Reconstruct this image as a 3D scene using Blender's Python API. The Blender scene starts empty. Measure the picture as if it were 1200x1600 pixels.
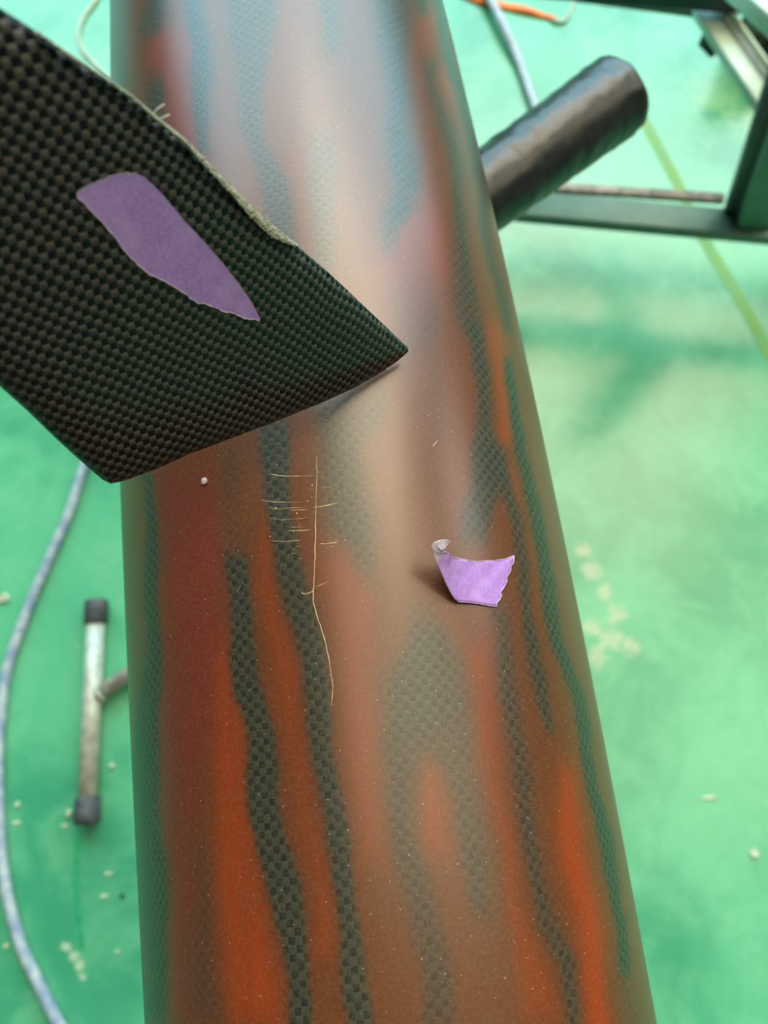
import bpy, bmesh, math, random
import numpy as np
from mathutils import Vector, Matrix, noise
random.seed(7)
D = bpy.data
SC = bpy.context.scene
COL = SC.collection

# ------------------------------------------------------------------ camera, world, lights, exposure
CAM_H = 1.42
PITCH = math.radians(72)          # degrees below the horizon
FWD = Vector((0, math.cos(PITCH), -math.sin(PITCH)))
UP = Vector((0, math.sin(PITCH), math.cos(PITCH)))
RT = Vector((1, 0, 0))
CP = Vector((0, 0, CAM_H))
cd = D.cameras.new('camera')
cd.sensor_fit = 'VERTICAL'; cd.sensor_height = 24; cd.lens = 18
cd.clip_start = 0.01; cd.clip_end = 100
cd.dof.use_dof = True; cd.dof.focus_distance = 0.262; cd.dof.aperture_fstop = 6.6
cam = D.objects.new('camera', cd); COL.objects.link(cam)
cam.location = CP; cam.rotation_euler = (math.pi/2 - PITCH, 0, 0)
SC.camera = cam

SC.view_settings.view_transform = 'Standard'; SC.view_settings.look = 'None'
SC.view_settings.exposure = -0.10; SC.view_settings.gamma = 1; SC.view_settings.use_curve_mapping = False

w = D.worlds.new('workshop_ambient'); SC.world = w; w.use_nodes = True
w.node_tree.nodes['Background'].inputs[0].default_value = (0.86, 0.95, 0.88, 1)
w.node_tree.nodes['Background'].inputs[1].default_value = 0.13

def area(name, loc, target, sx, sy, power, col):
    l = D.lights.new(name, 'AREA'); l.shape = 'RECTANGLE'; l.size = sx; l.size_y = sy; l.energy = power; l.color = col
    o = D.objects.new(name, l); COL.objects.link(o); o.location = loc
    o.rotation_euler = (Vector(target) - Vector(loc)).to_track_quat('-Z', 'Y').to_euler()
    return o
# daylight through the tall windows in the end wall (two rows of panes with a beam between), and a roof light strip
area('window_light_low', (-0.5, 15.0, 8.3), (-0.5, 0, 8.3), 30.0, 7.8, 30*7.8*7.0*math.pi, (0.42, 0.84, 1.0))
area('window_light_high', (-0.5, 15.0, 15.2), (-0.5, 0, 11.2), 30.0, 4.2, 30*4.2*9.0*math.pi, (0.80, 0.94, 1.0))
area('skylight_light', (3.2, 7.6, 12.6), (0.0, 0.2, 1.0), 8.0, 6.0, 8*6*9.5*math.pi, (1.0, 0.84, 0.60))
area('roof_light', (2.9, 0.8, 7.2), (2.2, 0.8, 0), 3.8, 8.0, 3.8*8*3.2*math.pi, (1.0, 0.87, 0.58))
area('side_window_light', (7.5, 3.6, 5.4), (0.1, 0.1, 1.1), 2.4, 2.4, 5.8*6.0*math.pi, (1.0, 0.95, 0.86))

# ------------------------------------------------------------------ measuring helpers (camera rays met with real surfaces)
def ray(x, y):
    return FWD + RT*((x-600)/1200) + UP*((800-y)/1200)
def on_plane(x, y, z=0.0):
    d = ray(x, y); return CP + d*((z-CAM_H)/d.z)
def project(P):                      # numpy (n,3) -> pixel columns, rows
    q = P - np.array(CP); z = q @ np.array(FWD)
    return 600 + 1200*(q @ np.array(RT))/z, 800 - 1200*(q @ np.array(UP))/z, z

# tube: centre line and radius along s
AXZ = CAM_H - 0.355
def clampS(s): return max(-0.12, min(0.42, s))
def rad(s): c = clampS(s); return .0997 + .0183*c - .0528*c*c
def cx(s):
    c = clampS(s); return -.0055 - .132*c - .0103*c*c + (s-c)*(-.132 - .0206*c)
def tube_d(P): return math.hypot((P.x - cx(P.y))*0.9914, P.z - AXZ) - rad(P.y)
def tube_hit(x, y):
    d = ray(x, y); t = 0.14; last = t
    while t < 0.7:
        if tube_d(CP + d*t) < 0:
            a, b = last, t
            for _ in range(26):
                m = (a+b)/2
                if tube_d(CP + d*m) < 0: b = m
                else: a = m
            return CP + d*b
        last = t; t += 0.004
    return None
def tube_n(P): return Vector(((P.x - cx(P.y)), 0.132*(P.x-cx(P.y)), P.z - AXZ)).normalized()

# fin: the laminate's flat face as a plane  (1/depth is affine in the picture)
def fin_depth(x, y): return 3.39/(14 - .01*(x-370) - .009*(y-620))
def fin_pt(x, y): return CP + ray(x, y)*fin_depth(x, y)
_a, _b, _c = fin_pt(643, 550), fin_pt(178, 763), fin_pt(0, 100)
FIN_U = (_a - _b).normalized()                        # along the trimmed lower edge
FIN_N = FIN_U.cross(_c - _b).normalized()
if FIN_N.dot(CP - _b) < 0: FIN_N = -FIN_N
FIN_V = FIN_N.cross(FIN_U).normalized()
FIN_O = fin_pt(300, 500)

# ------------------------------------------------------------------ object helpers
def tag(o, label=None, cat=None, group=None, kind=None):
    if label: o['label'] = label
    if cat: o['category'] = cat
    if group: o['group'] = group
    if kind: o['kind'] = kind
    return o
def empty(name, loc=(0, 0, 0)):
    o = D.objects.new(name, None); COL.objects.link(o); o.location = loc; o.empty_display_size = .02; return o
def obj(name, verts, faces, mat, parent=None, smooth=True):
    me = D.meshes.new(name); me.from_pydata([tuple(v) for v in verts], [], faces); me.update()
    bm = bmesh.new(); bm.from_mesh(me); bmesh.ops.recalc_face_normals(bm, faces=bm.faces); bm.to_mesh(me); bm.free()
    o = D.objects.new(name, me); COL.objects.link(o)
    if mat: me.materials.append(mat)
    if smooth: me.shade_smooth()
    if parent:
        o.parent = parent; o.matrix_parent_inverse = Matrix.Translation(parent.location).inverted()
    return o
def catmull(pts, n):
    out = []; P = [pts[0]] + list(pts) + [pts[-1]]
    for i in range(1, len(P)-2):
        for k in range(n):
            t = k/n; a, b, c, d = P[i-1], P[i], P[i+1], P[i+2]
            out.append(0.5*((2*b) + (c-a)*t + (2*a-5*b+4*c-d)*t*t + (3*b-a-3*c+d)*t**3))
    out.append(P[-2]); return out
def frame(t):
    t = t.normalized(); a = Vector((0, 0, 1)) if abs(t.z) < .9 else Vector((1, 0, 0))
    n = t.cross(a).normalized(); return n, n.cross(t).normalized()
def sweep(path, r, seg=14, caps=True):
    """r: number or list; round tube along the path"""
    V, F = [], []; n = len(path)
    pn = None
    for i, p in enumerate(path):
        t = (path[min(i+1, n-1)] - path[max(i-1, 0)]).normalized()
        if pn is None: pn, bn = frame(t)
        else:
            pn = (pn - t*pn.dot(t)).normalized(); bn = pn.cross(t).normalized()
        rr = r[i] if isinstance(r, list) else r
        for k in range(seg):
            a = 2*math.pi*k/seg; V.append(p + (pn*math.cos(a) + bn*math.sin(a))*rr)
    for i in range(n-1):
        for k in range(seg):
            F.append((i*seg+k, i*seg+(k+1) % seg, (i+1)*seg+(k+1) % seg, (i+1)*seg+k))
    if caps:
        F.append(tuple(range(seg))); F.append(tuple((n-1)*seg + k for k in range(seg)))
    return V, F
def lathe(a, b, prof, seg=32, disp=None):
    """prof: (t in metres from a towards b, radius)"""
    ax = (b-a).normalized(); n, m = frame(ax); V, F = [], []
    for i, (t, r) in enumerate(prof):
        for k in range(seg):
            an = 2*math.pi*k/seg
            rr = r + (disp(t, an) if disp else 0)
            V.append(a + ax*t + (n*math.cos(an) + m*math.sin(an))*rr)
    for i in range(len(prof)-1):
        for k in range(seg): F.append((i*seg+k, i*seg+(k+1) % seg, (i+1)*seg+(k+1) % seg, (i+1)*seg+k))
    F.append(tuple(range(seg))); F.append(tuple((len(prof)-1)*seg+k for k in range(seg)))
    return V, F
def beam(a, b, wid, hei, upv=Vector((0, 0, 1)), bev=.004):
    """bevelled rectangular steel section from a to b"""
    ax = (b-a).normalized(); s = ax.cross(upv).normalized(); u = s.cross(ax).normalized()
    hw, hh = wid/2, hei/2; ring = []
    for sx, sy in ((1, 1), (-1, 1), (-1, -1), (1, -1)):
        for q in range(4):
            an = math.radians({(1, 1): 0, (-1, 1): 90, (-1, -1): 180, (1, -1): 270}[(sx, sy)] + q*30)
            ring.append((sx*(hw-bev) + bev*math.cos(an), sy*(hh-bev) + bev*math.sin(an)))
    n = len(ring); V = [p + s*x + u*y for p in (a, b) for x, y in ring]
    F = [(k, (k+1) % n, n+(k+1) % n, n+k) for k in range(n)] + [tuple(range(n)), tuple(range(n, 2*n))]
    return V, F

# ------------------------------------------------------------------ materials
def mat(name):
    m = D.materials.new(name); m.use_nodes = True; nt = m.node_tree; nt.nodes.clear()
    o = nt.nodes.new('ShaderNodeOutputMaterial'); b = nt.nodes.new('ShaderNodeBsdfPrincipled')
    nt.links.new(b.outputs[0], o.inputs[0]); return m, nt, b
def N(nt, t, **kw):
    n = nt.nodes.new(t)
    for k, v in kw.items():
        if k.startswith('i_'): n.inputs[k[2:].replace('_', ' ')].default_value = v
        else: setattr(n, k, v)
    return n
def M(nt, op, a, b=None, c=None, clamp=False):
    n = nt.nodes.new('ShaderNodeMath'); n.operation = op; n.use_clamp = clamp
    for i, v in enumerate((a, b, c)):
        if v is None: continue
        if isinstance(v, (int, float)): n.inputs[i].default_value = v
        else: nt.links.new(v, n.inputs[i])
    return n.outputs[0]
def mixc(nt, f, a, b, mode='MIX'):
    n = nt.nodes.new('ShaderNodeMix'); n.data_type = 'RGBA'; n.blend_type = mode
    for i, v in ((0, f), (6, a), (7, b)):
        if isinstance(v, (int, float)): n.inputs[i].default_value = v
        elif isinstance(v, tuple): n.inputs[i].default_value = (*v, 1) if len(v) == 3 else v
        else: nt.links.new(v, n.inputs[i])
    return n.outputs[2]
def ramp(nt, src, lo, hi):
    n = nt.nodes.new('ShaderNodeMapRange'); n.interpolation_type = 'SMOOTHSTEP'
    nt.links.new(src, n.inputs[0]); n.inputs[1].default_value = lo; n.inputs[2].default_value = hi
    return n.outputs[0]
def noise_tex(nt, vec, scale, detail=3, rough=.5, dist=0):
    n = N(nt, 'ShaderNodeTexNoise'); n.inputs['Scale'].default_value = scale; n.inputs['Detail'].default_value = detail
    n.inputs['Roughness'].default_value = rough; n.inputs['Distortion'].default_value = dist
    if vec is not None: nt.links.new(vec, n.inputs['Vector'])
    return n.outputs[0]
def simple(name, col, rough=.5, metal=0, var=.25, scale=60, bump=0, coat=0, second=None):
    m, nt, b = mat(name); tc = N(nt, 'ShaderNodeTexCoord')
    f = noise_tex(nt, tc.outputs['Object'], scale, 4, .6)
    c2 = second or tuple(c*(1-var) for c in col)
    nt.links.new(mixc(nt, ramp(nt, f, .35, .65), col, c2), b.inputs['Base Color'])
    b.inputs['Roughness'].default_value = rough; b.inputs['Metallic'].default_value = metal
    b.inputs['Coat Weight'].default_value = coat
    if bump:
        bp = N(nt, 'ShaderNodeBump'); bp.inputs['Strength'].default_value = bump; bp.inputs['Distance'].default_value = .001
        nt.links.new(f, bp.inputs['Height']); nt.links.new(bp.outputs[0], b.inputs['Normal'])
    return m

def weave_nodes(nt, uv, cell):
    """plain weave from metric uv: parity (0/1) and height of the interlaced tows"""
    sep = N(nt, 'ShaderNodeSeparateXYZ'); nt.links.new(uv, sep.inputs[0])
    u = M(nt, 'DIVIDE', sep.outputs[0], cell); v = M(nt, 'DIVIDE', sep.outputs[1], cell)
    iu, iv = M(nt, 'FLOOR', u), M(nt, 'FLOOR', v); fu, fv = M(nt, 'FRACT', u), M(nt, 'FRACT', v)
    par = M(nt, 'FLOORED_MODULO', M(nt, 'ADD', iu, iv), 2.0)
    su = M(nt, 'SINE', M(nt, 'MULTIPLY', fu, math.pi)); sv = M(nt, 'SINE', M(nt, 'MULTIPLY', fv, math.pi))
    # over-tow: gently domed along its length, rounder across its width
    h0 = M(nt, 'MULTIPLY', M(nt, 'POWER', su, .35), M(nt, 'POWER', sv, .9))
    h1 = M(nt, 'MULTIPLY', M(nt, 'POWER', sv, .35), M(nt, 'POWER', su, .9))
    h = M(nt, 'ADD', M(nt, 'MULTIPLY', h0, par), M(nt, 'MULTIPLY', h1, M(nt, 'SUBTRACT', 1.0, par)))
    cb = N(nt, 'ShaderNodeCombineXYZ'); nt.links.new(iu, cb.inputs[0]); nt.links.new(iv, cb.inputs[1])
    wn = N(nt, 'ShaderNodeTexWhiteNoise', noise_dimensions='2D'); nt.links.new(cb.outputs[0], wn.inputs[0])
    return par, h, wn.outputs[0], fu, fv

# tube: translucent red paint in streaks over carbon, satin clear coat
def tube_material():
    m, nt, b = mat('streaked_red_carbon')
    uvn = N(nt, 'ShaderNodeUVMap', uv_map='metric')
    att = lambda n: N(nt, 'ShaderNodeAttribute', attribute_name=n).outputs['Fac']
    dark, warm, crim = att('dark'), att('warm'), att('crimson')
    geo = N(nt, 'ShaderNodeTexCoord')
    mp = N(nt, 'ShaderNodeMapping'); mp.inputs['Scale'].default_value = (60, 9, 60)
    nt.links.new(geo.outputs['Object'], mp.inputs[0])
    streak = noise_tex(nt, mp.outputs[0], 1.0, 4, .55)
    fine = noise_tex(nt, geo.outputs['Object'], 900, 2, .7)
    # wobble the weave grid slightly
    par, h, rnd, fu, fv = weave_nodes(nt, uvn.outputs[0], .00235)
    cd_ = M(nt, 'ADD', dark, M(nt, 'MULTIPLY', M(nt, 'SUBTRACT', streak, .5), .45))
    dk = ramp(nt, cd_, .02, .98)
    red = mixc(nt, ramp(nt, warm, 0, 1), (.108, .028, .005), (.250, .031, .001))
    red = mixc(nt, crim, red, (.150, .018, .010))
    red = mixc(nt, M(nt, 'MULTIPLY', ramp(nt, streak, .45, .75), .35), red, (.075, .026, .010))
    cell = mixc(nt, par, (.012, .013, .008), (.036, .040, .026))
    cell = mixc(nt, M(nt, 'MULTIPLY', rnd, .35), cell, (.024, .028, .018))
    grid = M(nt, 'GREATER_THAN', M(nt, 'MAXIMUM', M(nt, 'ABSOLUTE', M(nt, 'SUBTRACT', fu, .5)), M(nt, 'ABSOLUTE', M(nt, 'SUBTRACT', fv, .5))), .455)
    cell = mixc(nt, M(nt, 'MULTIPLY', grid, .35), cell, (.060, .066, .040))
    col = mixc(nt, dk, red, cell)
    col = mixc(nt, M(nt, 'MULTIPLY', ramp(nt, fine, .35, .75), .12), col, (.26, .19, .10))
    # pin-holes in the resin, pale with sanding dust
    vo = N(nt, 'ShaderNodeTexVoronoi', voronoi_dimensions='2D', feature='F1'); vo.inputs['Scale'].default_value = 210
    nt.links.new(uvn.outputs[0], vo.inputs['Vector'])
    sp = N(nt, 'ShaderNodeSeparateColor'); nt.links.new(vo.outputs['Color'], sp.inputs[0])
    dot = M(nt, 'MULTIPLY', M(nt, 'LESS_THAN', vo.outputs['Distance'], M(nt, 'MULTIPLY', sp.outputs[1], .045)), M(nt, 'GREATER_THAN', sp.outputs[0], .55))
    col = mixc(nt, M(nt, 'MULTIPLY', dot, .55), col, (.60, .45, .28))
    nt.links.new(col, b.inputs['Base Color'])
    b.inputs['Roughness'].default_value = .42
    b.inputs['Specular IOR Level'].default_value = .12
    b.inputs['Coat Weight'].default_value = .46; b.inputs['Coat Roughness'].default_value = .29; b.inputs['Coat IOR'].default_value = 1.95
    bp = N(nt, 'ShaderNodeBump'); bp.inputs['Strength'].default_value = .35; bp.inputs['Distance'].default_value = .0002
    nt.links.new(M(nt, 'MULTIPLY', h, dk), bp.inputs['Height']); nt.links.new(bp.outputs[0], b.inputs['Normal'])
    b2 = N(nt, 'ShaderNodeBump'); b2.inputs['Strength'].default_value = .10; b2.inputs['Distance'].default_value = .0001
    nt.links.new(M(nt, 'ADD', M(nt, 'MULTIPLY', fine, .6), M(nt, 'MULTIPLY', h, .4)), b2.inputs['Height']); nt.links.new(b2.outputs[0], b.inputs['Coat Normal'])
    return m

def fin_material():
    m, nt, b = mat('clear_coated_plain_weave')
    uvn = N(nt, 'ShaderNodeUVMap', uv_map='metric')
    dn = N(nt, 'ShaderNodeTexNoise'); dn.inputs['Scale'].default_value = 28; dn.inputs['Detail'].default_value = 2
    nt.links.new(uvn.outputs[0], dn.inputs['Vector'])
    vs = N(nt, 'ShaderNodeVectorMath', operation='SCALE'); vs.inputs['Scale'].default_value = .0042
    nt.links.new(dn.outputs['Color'], vs.inputs[0])
    va = N(nt, 'ShaderNodeVectorMath', operation='ADD'); nt.links.new(uvn.outputs[0], va.inputs[0]); nt.links.new(vs.outputs[0], va.inputs[1])
    par, h, rnd, fu, fv = weave_nodes(nt, va.outputs[0], .0020)
    base = mixc(nt, par, (.003, .0045, .006), (.078, .075, .068))
    base = mixc(nt, M(nt, 'MULTIPLY', rnd, .5), base, mixc(nt, par, (.003, .004, .006), (.050, .047, .043)))
    nt.links.new(base, b.inputs['Base Color'])
    b.inputs['Specular IOR Level'].default_value = .2; b.inputs['Metallic'].default_value = .12; b.inputs['Roughness'].default_value = .42
    b.inputs['Anisotropic'].default_value = .7
    tg = N(nt, 'ShaderNodeTangent', direction_type='UV_MAP', uv_map='metric'); nt.links.new(tg.outputs[0], b.inputs['Tangent'])
    nt.links.new(M(nt, 'MULTIPLY', par, .25), b.inputs['Anisotropic Rotation'])
    b.inputs['Coat Weight'].default_value = .3; b.inputs['Coat Roughness'].default_value = .15
    bp = N(nt, 'ShaderNodeBump'); bp.inputs['Strength'].default_value = .9; bp.inputs['Distance'].default_value = .0003
    nt.links.new(h, bp.inputs['Height']); nt.links.new(bp.outputs[0], b.inputs['Normal'])
    return m

def floor_material():
    m, nt, b = mat('green_epoxy_floor')
    tc = N(nt, 'ShaderNodeTexCoord').outputs['Object']
    a = noise_tex(nt, tc, 2.6, 5, .55, .6); c = noise_tex(nt, tc, 9, 5, .6, .8); e = noise_tex(nt, tc, 45, 4, .6); g = noise_tex(nt, tc, 220, 2, .6)
    col = mixc(nt, ramp(nt, a, .36, .64), (.042, .300, .150), (.105, .445, .235))
    col = mixc(nt, M(nt, 'MULTIPLY', ramp(nt, c, .42, .68), .4), col, (.17, .53, .28))
    col = mixc(nt, M(nt, 'MULTIPLY', ramp(nt, e, .5, .8), .30), col, (.05, .34, .16))
    col = mixc(nt, M(nt, 'MULTIPLY', ramp(nt, g, .55, .8), .12), col, (.35, .62, .42))
    def stain(spots, colr, amt):
        nonlocal col
        m_ = None
        for x, y, r in spots:
            p = on_plane(x, y); d = N(nt, 'ShaderNodeVectorMath', operation='DISTANCE'); nt.links.new(tc, d.inputs[0]); d.inputs[1].default_value = (p.x, p.y, 0)
            v = M(nt, 'SUBTRACT', 1.0, M(nt, 'DIVIDE', d.outputs['Value'], r)); m_ = v if m_ is None else M(nt, 'MAXIMUM', m_, v)
        k = M(nt, 'ADD', m_, M(nt, 'MULTIPLY', M(nt, 'SUBTRACT', noise_tex(nt, tc, 30, 6, .7, 1.5), .5), 2.4))
        col = mixc(nt, M(nt, 'MULTIPLY', ramp(nt, k, .15, .75), amt), col, colr)
    stain([(912,858,.022), (925,892,.026), (945,925,.026), (962,958,.03), (925,980,.028), (955,1000,.034), (985,1008,.03), (935,1024,.028)], (.45, .50, .34), .6)
    stain([(105,1480,.012), (114,1494,.014), (124,1508,.012), (130,1525,.010)], (.50, .60, .42), .8)
    stain([(1160,120,.10), (1120,150,.10), (1185,190,.09)], (.30, .52, .22), .45)
    nt.links.new(col, b.inputs['Base Color'])
    r_ = N(nt, 'ShaderNodeMapRange'); nt.links.new(c, r_.inputs[0]); r_.inputs[3].default_value = .16; r_.inputs[4].default_value = .34
    nt.links.new(r_.outputs[0], b.inputs['Roughness'])
    b.inputs['Specular IOR Level'].default_value = .6
    bp = N(nt, 'ShaderNodeBump'); bp.inputs['Strength'].default_value = .15; bp.inputs['Distance'].default_value = .002
    nt.links.new(e, bp.inputs['Height']); nt.links.new(bp.outputs[0], b.inputs['Normal'])
    return m

MT_TUBE, MT_FIN, MT_FLOOR = tube_material(), fin_material(), floor_material()
def tape_material(name, col, dark, light):
    m, nt, b = mat(name); tc = N(nt, 'ShaderNodeTexCoord').outputs['Object']
    f = noise_tex(nt, tc, 1400, 3, .7); g = noise_tex(nt, tc, 110, 3, .6)
    c = mixc(nt, ramp(nt, f, .35, .7), dark, col); c = mixc(nt, M(nt, 'MULTIPLY', ramp(nt, g, .4, .7), .5), c, light)
    nt.links.new(c, b.inputs['Base Color']); b.inputs['Roughness'].default_value = .7
    b.inputs['Specular IOR Level'].default_value = .3
    bp = N(nt, 'ShaderNodeBump'); bp.inputs['Strength'].default_value = .4; bp.inputs['Distance'].default_value = .0001
    nt.links.new(f, bp.inputs['Height']); nt.links.new(bp.outputs[0], b.inputs['Normal']); return m
MT_TAPE = tape_material('purple_crepe_tape', (.46, .30, .74), (.34, .21, .60), (.54, .36, .78))
MT_TAPE2 = tape_material('light_purple_crepe_tape', (.43, .235, .60), (.33, .165, .50), (.49, .31, .64))
MT_TORN = simple('torn_paper_edge', (.66, .52, .66), .8, scale=400)
MT_BACK = tape_material('adhesive_side', (.66, .58, .72), (.55, .45, .62), (.72, .66, .76))
MT_CRACK = simple('white_cracked_resin', (.95, .74, .46), .6, scale=500)
MT_FRAY = simple('frayed_laminate', (.34, .34, .24), .8, scale=900, second=(.12, .12, .09), bump=1.0)
MT_FIBRE = simple('glass_fibre', (.66, .62, .44), .6, scale=900)
MT_PADBLACK = simple('black_plastic_wrap', (.010, .016, .017), .33, scale=60, second=(.020, .023, .022), bump=.15)
MT_GALV = simple('dirty_galvanised_pipe', (.60, .62, .52), .45, .25, scale=60, second=(.42, .42, .34), bump=.3)
MT_RUBBER = simple('black_rubber_cap', (.035, .045, .055), .55, scale=70, second=(.09, .10, .10))
MT_GREEN = simple('green_enamel_steel', (.12, .225, .165), .5, scale=25, var=.15, second=(.09, .19, .14))
MT_PALEGREEN = simple('pale_green_enamel_steel', (.58, .78, .66), .4, scale=25, var=.12)
MT_EDGE = simple('grey_edging', (.42, .38, .35), .6, scale=60, second=(.20, .20, .18))
MT_EDGEDK = simple('dark_grey_edging', (.085, .10, .105), .5, scale=60, var=.2)
MT_DARK = simple('dark_painted_beam', (.012, .035, .040), .5, scale=40)
MT_HOSE = simple('blue_grey_hose', (.21, .30, .41), .5, scale=45, second=(.44, .52, .52), bump=.2)
MT_CABLE = simple('grey_white_cable', (.46, .56, .64), .45, scale=50, var=.2)
MT_ORANGE = simple('orange_webbing', (.95, .22, .03), .6, scale=70, var=.2)
MT_CORD = simple('pale_cord', (.55, .66, .56), .6, scale=40)
MT_WHITE = simple('off_white_chip', (.58, .66, .48), .7, scale=200)
MT_BROWN = simple('grimy_brown_metal', (.16, .12, .10), .6, .3, scale=50)
MT_BLACK = simple('black_tyre', (.008, .010, .014), .6, scale=50)
MT_PALE = simple('pale_metal_flange', (.62, .64, .56), .4, scale=40)
MT_YELLOW = simple('worn_yellow_green_paint', (.15, .33, .045), .5, scale=40, second=(.11, .34, .09))
MT_DRIP = simple('dark_green_paint', (.03, .36, .16), .3, scale=60)

# ------------------------------------------------------------------ floor
V, F = [], []
fx, fy = np.linspace(-5, 6, 12), np.linspace(-3, 9, 13)
for yy in fy:
    for xx in fx: V.append(Vector((xx, yy, 0)))
nx = len(fx)
for j in range(len(fy)-1):
    for i in range(nx-1): F.append((j*nx+i, j*nx+i+1, (j+1)*nx+i+1, (j+1)*nx+i))
floor = obj('floor', V, F, MT_FLOOR); tag(floor, kind='structure')
for p in floor.data.polygons:
    if p.normal.z < 0: p.flip()

def flat_patch(name, pts, m, parent=None, th=.0006, z=0.0, sub=1):
    """thin slab with the outline pts (world xy)"""
    n = len(pts); V = [Vector((p.x, p.y, z+th)) for p in pts] + [Vector((p.x, p.y, z+.0001)) for p in pts]
    F = [tuple(range(n)), tuple(range(2*n-1, n-1, -1))] + [(k, (k+1) % n, n+(k+1) % n, n+k) for k in range(n)]
    return obj(name, V, F, m, parent, smooth=False)
def strip_outline(px, wl, jit=.0):
    pts = catmull([on_plane(*p) for p in px], 8); L, R = [], []
    for i, p in enumerate(pts):
        t = (pts[min(i+1, len(pts)-1)] - pts[max(i-1, 0)]).normalized(); n = Vector((-t.y, t.x, 0))
        w_ = wl*(1 + random.uniform(-jit, jit))/2; L.append(p+n*w_); R.append(p-n*w_)
    return L + R[::-1]
ln = flat_patch('painted_line', strip_outline([(985, 150), (1060, 290), (1095, 365), (1150, 458), (1215, 575), (1290, 720)], .026, .06), MT_YELLOW, floor)
dr = flat_patch('paint_drip', strip_outline([(121, 1300), (119, 1380), (122, 1430), (127, 1482)], .010, .2), MT_DRIP, floor)

def chip(x, y, r, m, label, elong=1.0, ang=0, name='floor_chip', cat='debris'):
    r *= .78; c = on_plane(x, y); bm = bmesh.new(); bmesh.ops.create_icosphere(bm, subdivisions=2, radius=1)
    for v in bm.verts:
        k = 1 + .75*noise.noise(v.co*1.5 + Vector((x, y, 0)))
        q = Vector((v.co.x*r*elong*k, v.co.y*r*k, (v.co.z*.45+.40)*r*k))
        if q.z < .0002: q.z = .0002
        v.co = Matrix.Rotation(ang, 3, 'Z') @ q
    me = D.meshes.new(name); bm.to_mesh(me); bm.free(); me.materials.append(m)
    o = D.objects.new(name, me); COL.objects.link(o); o.location = c; tag(o, label, cat, 'loose chips on the green floor'); return o
chip(8, 935, .011, MT_WHITE, 'pale filler crumb at the left picture edge beside the hose', 1.2, .3)
chip(109, 1271, .009, MT_WHITE, 'off-white crumb touching the lower black cap of the pipe foot', .7, 0)
chip(175, 1196, .006, MT_WHITE, 'small yellowish crumb between the pipe foot and the tube')
chip(28, 1256, .006, MT_WHITE, 'small pale crumb right of the hose, level with the lower pipe cap')
chip(26, 1285, .003, MT_WHITE, 'thin white shaving right of the hose, just below a small pale crumb', 3.0, .1)
chip(101, 1290, .0028, MT_WHITE, 'thin white shaving just below left of the lower pipe cap', 3.2, .1)
chip(170, 1365, .003, MT_WHITE, 'upper of two thin white shavings below the pipe foot', 3.2, 0)
chip(163, 1400, .003, MT_WHITE, 'lower of two thin white shavings below the pipe foot', 3.4, .05)
chip(191, 1400, .0045, MT_BLACK, 'small black crumb on the floor near the tube', 1.0)
chip(184, 1487, .004, MT_WHITE, 'tiny pale crumb beside the tube near the bottom left')
chip(10, 1478, .005, MT_WHITE, 'tiny pale crumb left of the hose near the bottom')
chip(1177, 1332, .0085, MT_WHITE, 'off-white crumb on the floor at the right picture edge', 1.1, .7)
chip(1108, 1246, .004, MT_WHITE, 'long thin pale shaving on the floor right of the tube', 4.2, 0)

# ------------------------------------------------------------------ the streaked tube
def lay(S):  # (y, left, right) rows -> arrays
    a = np.array(S, float); return a[:, 0], a[:, 1], a[:, 2]
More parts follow.
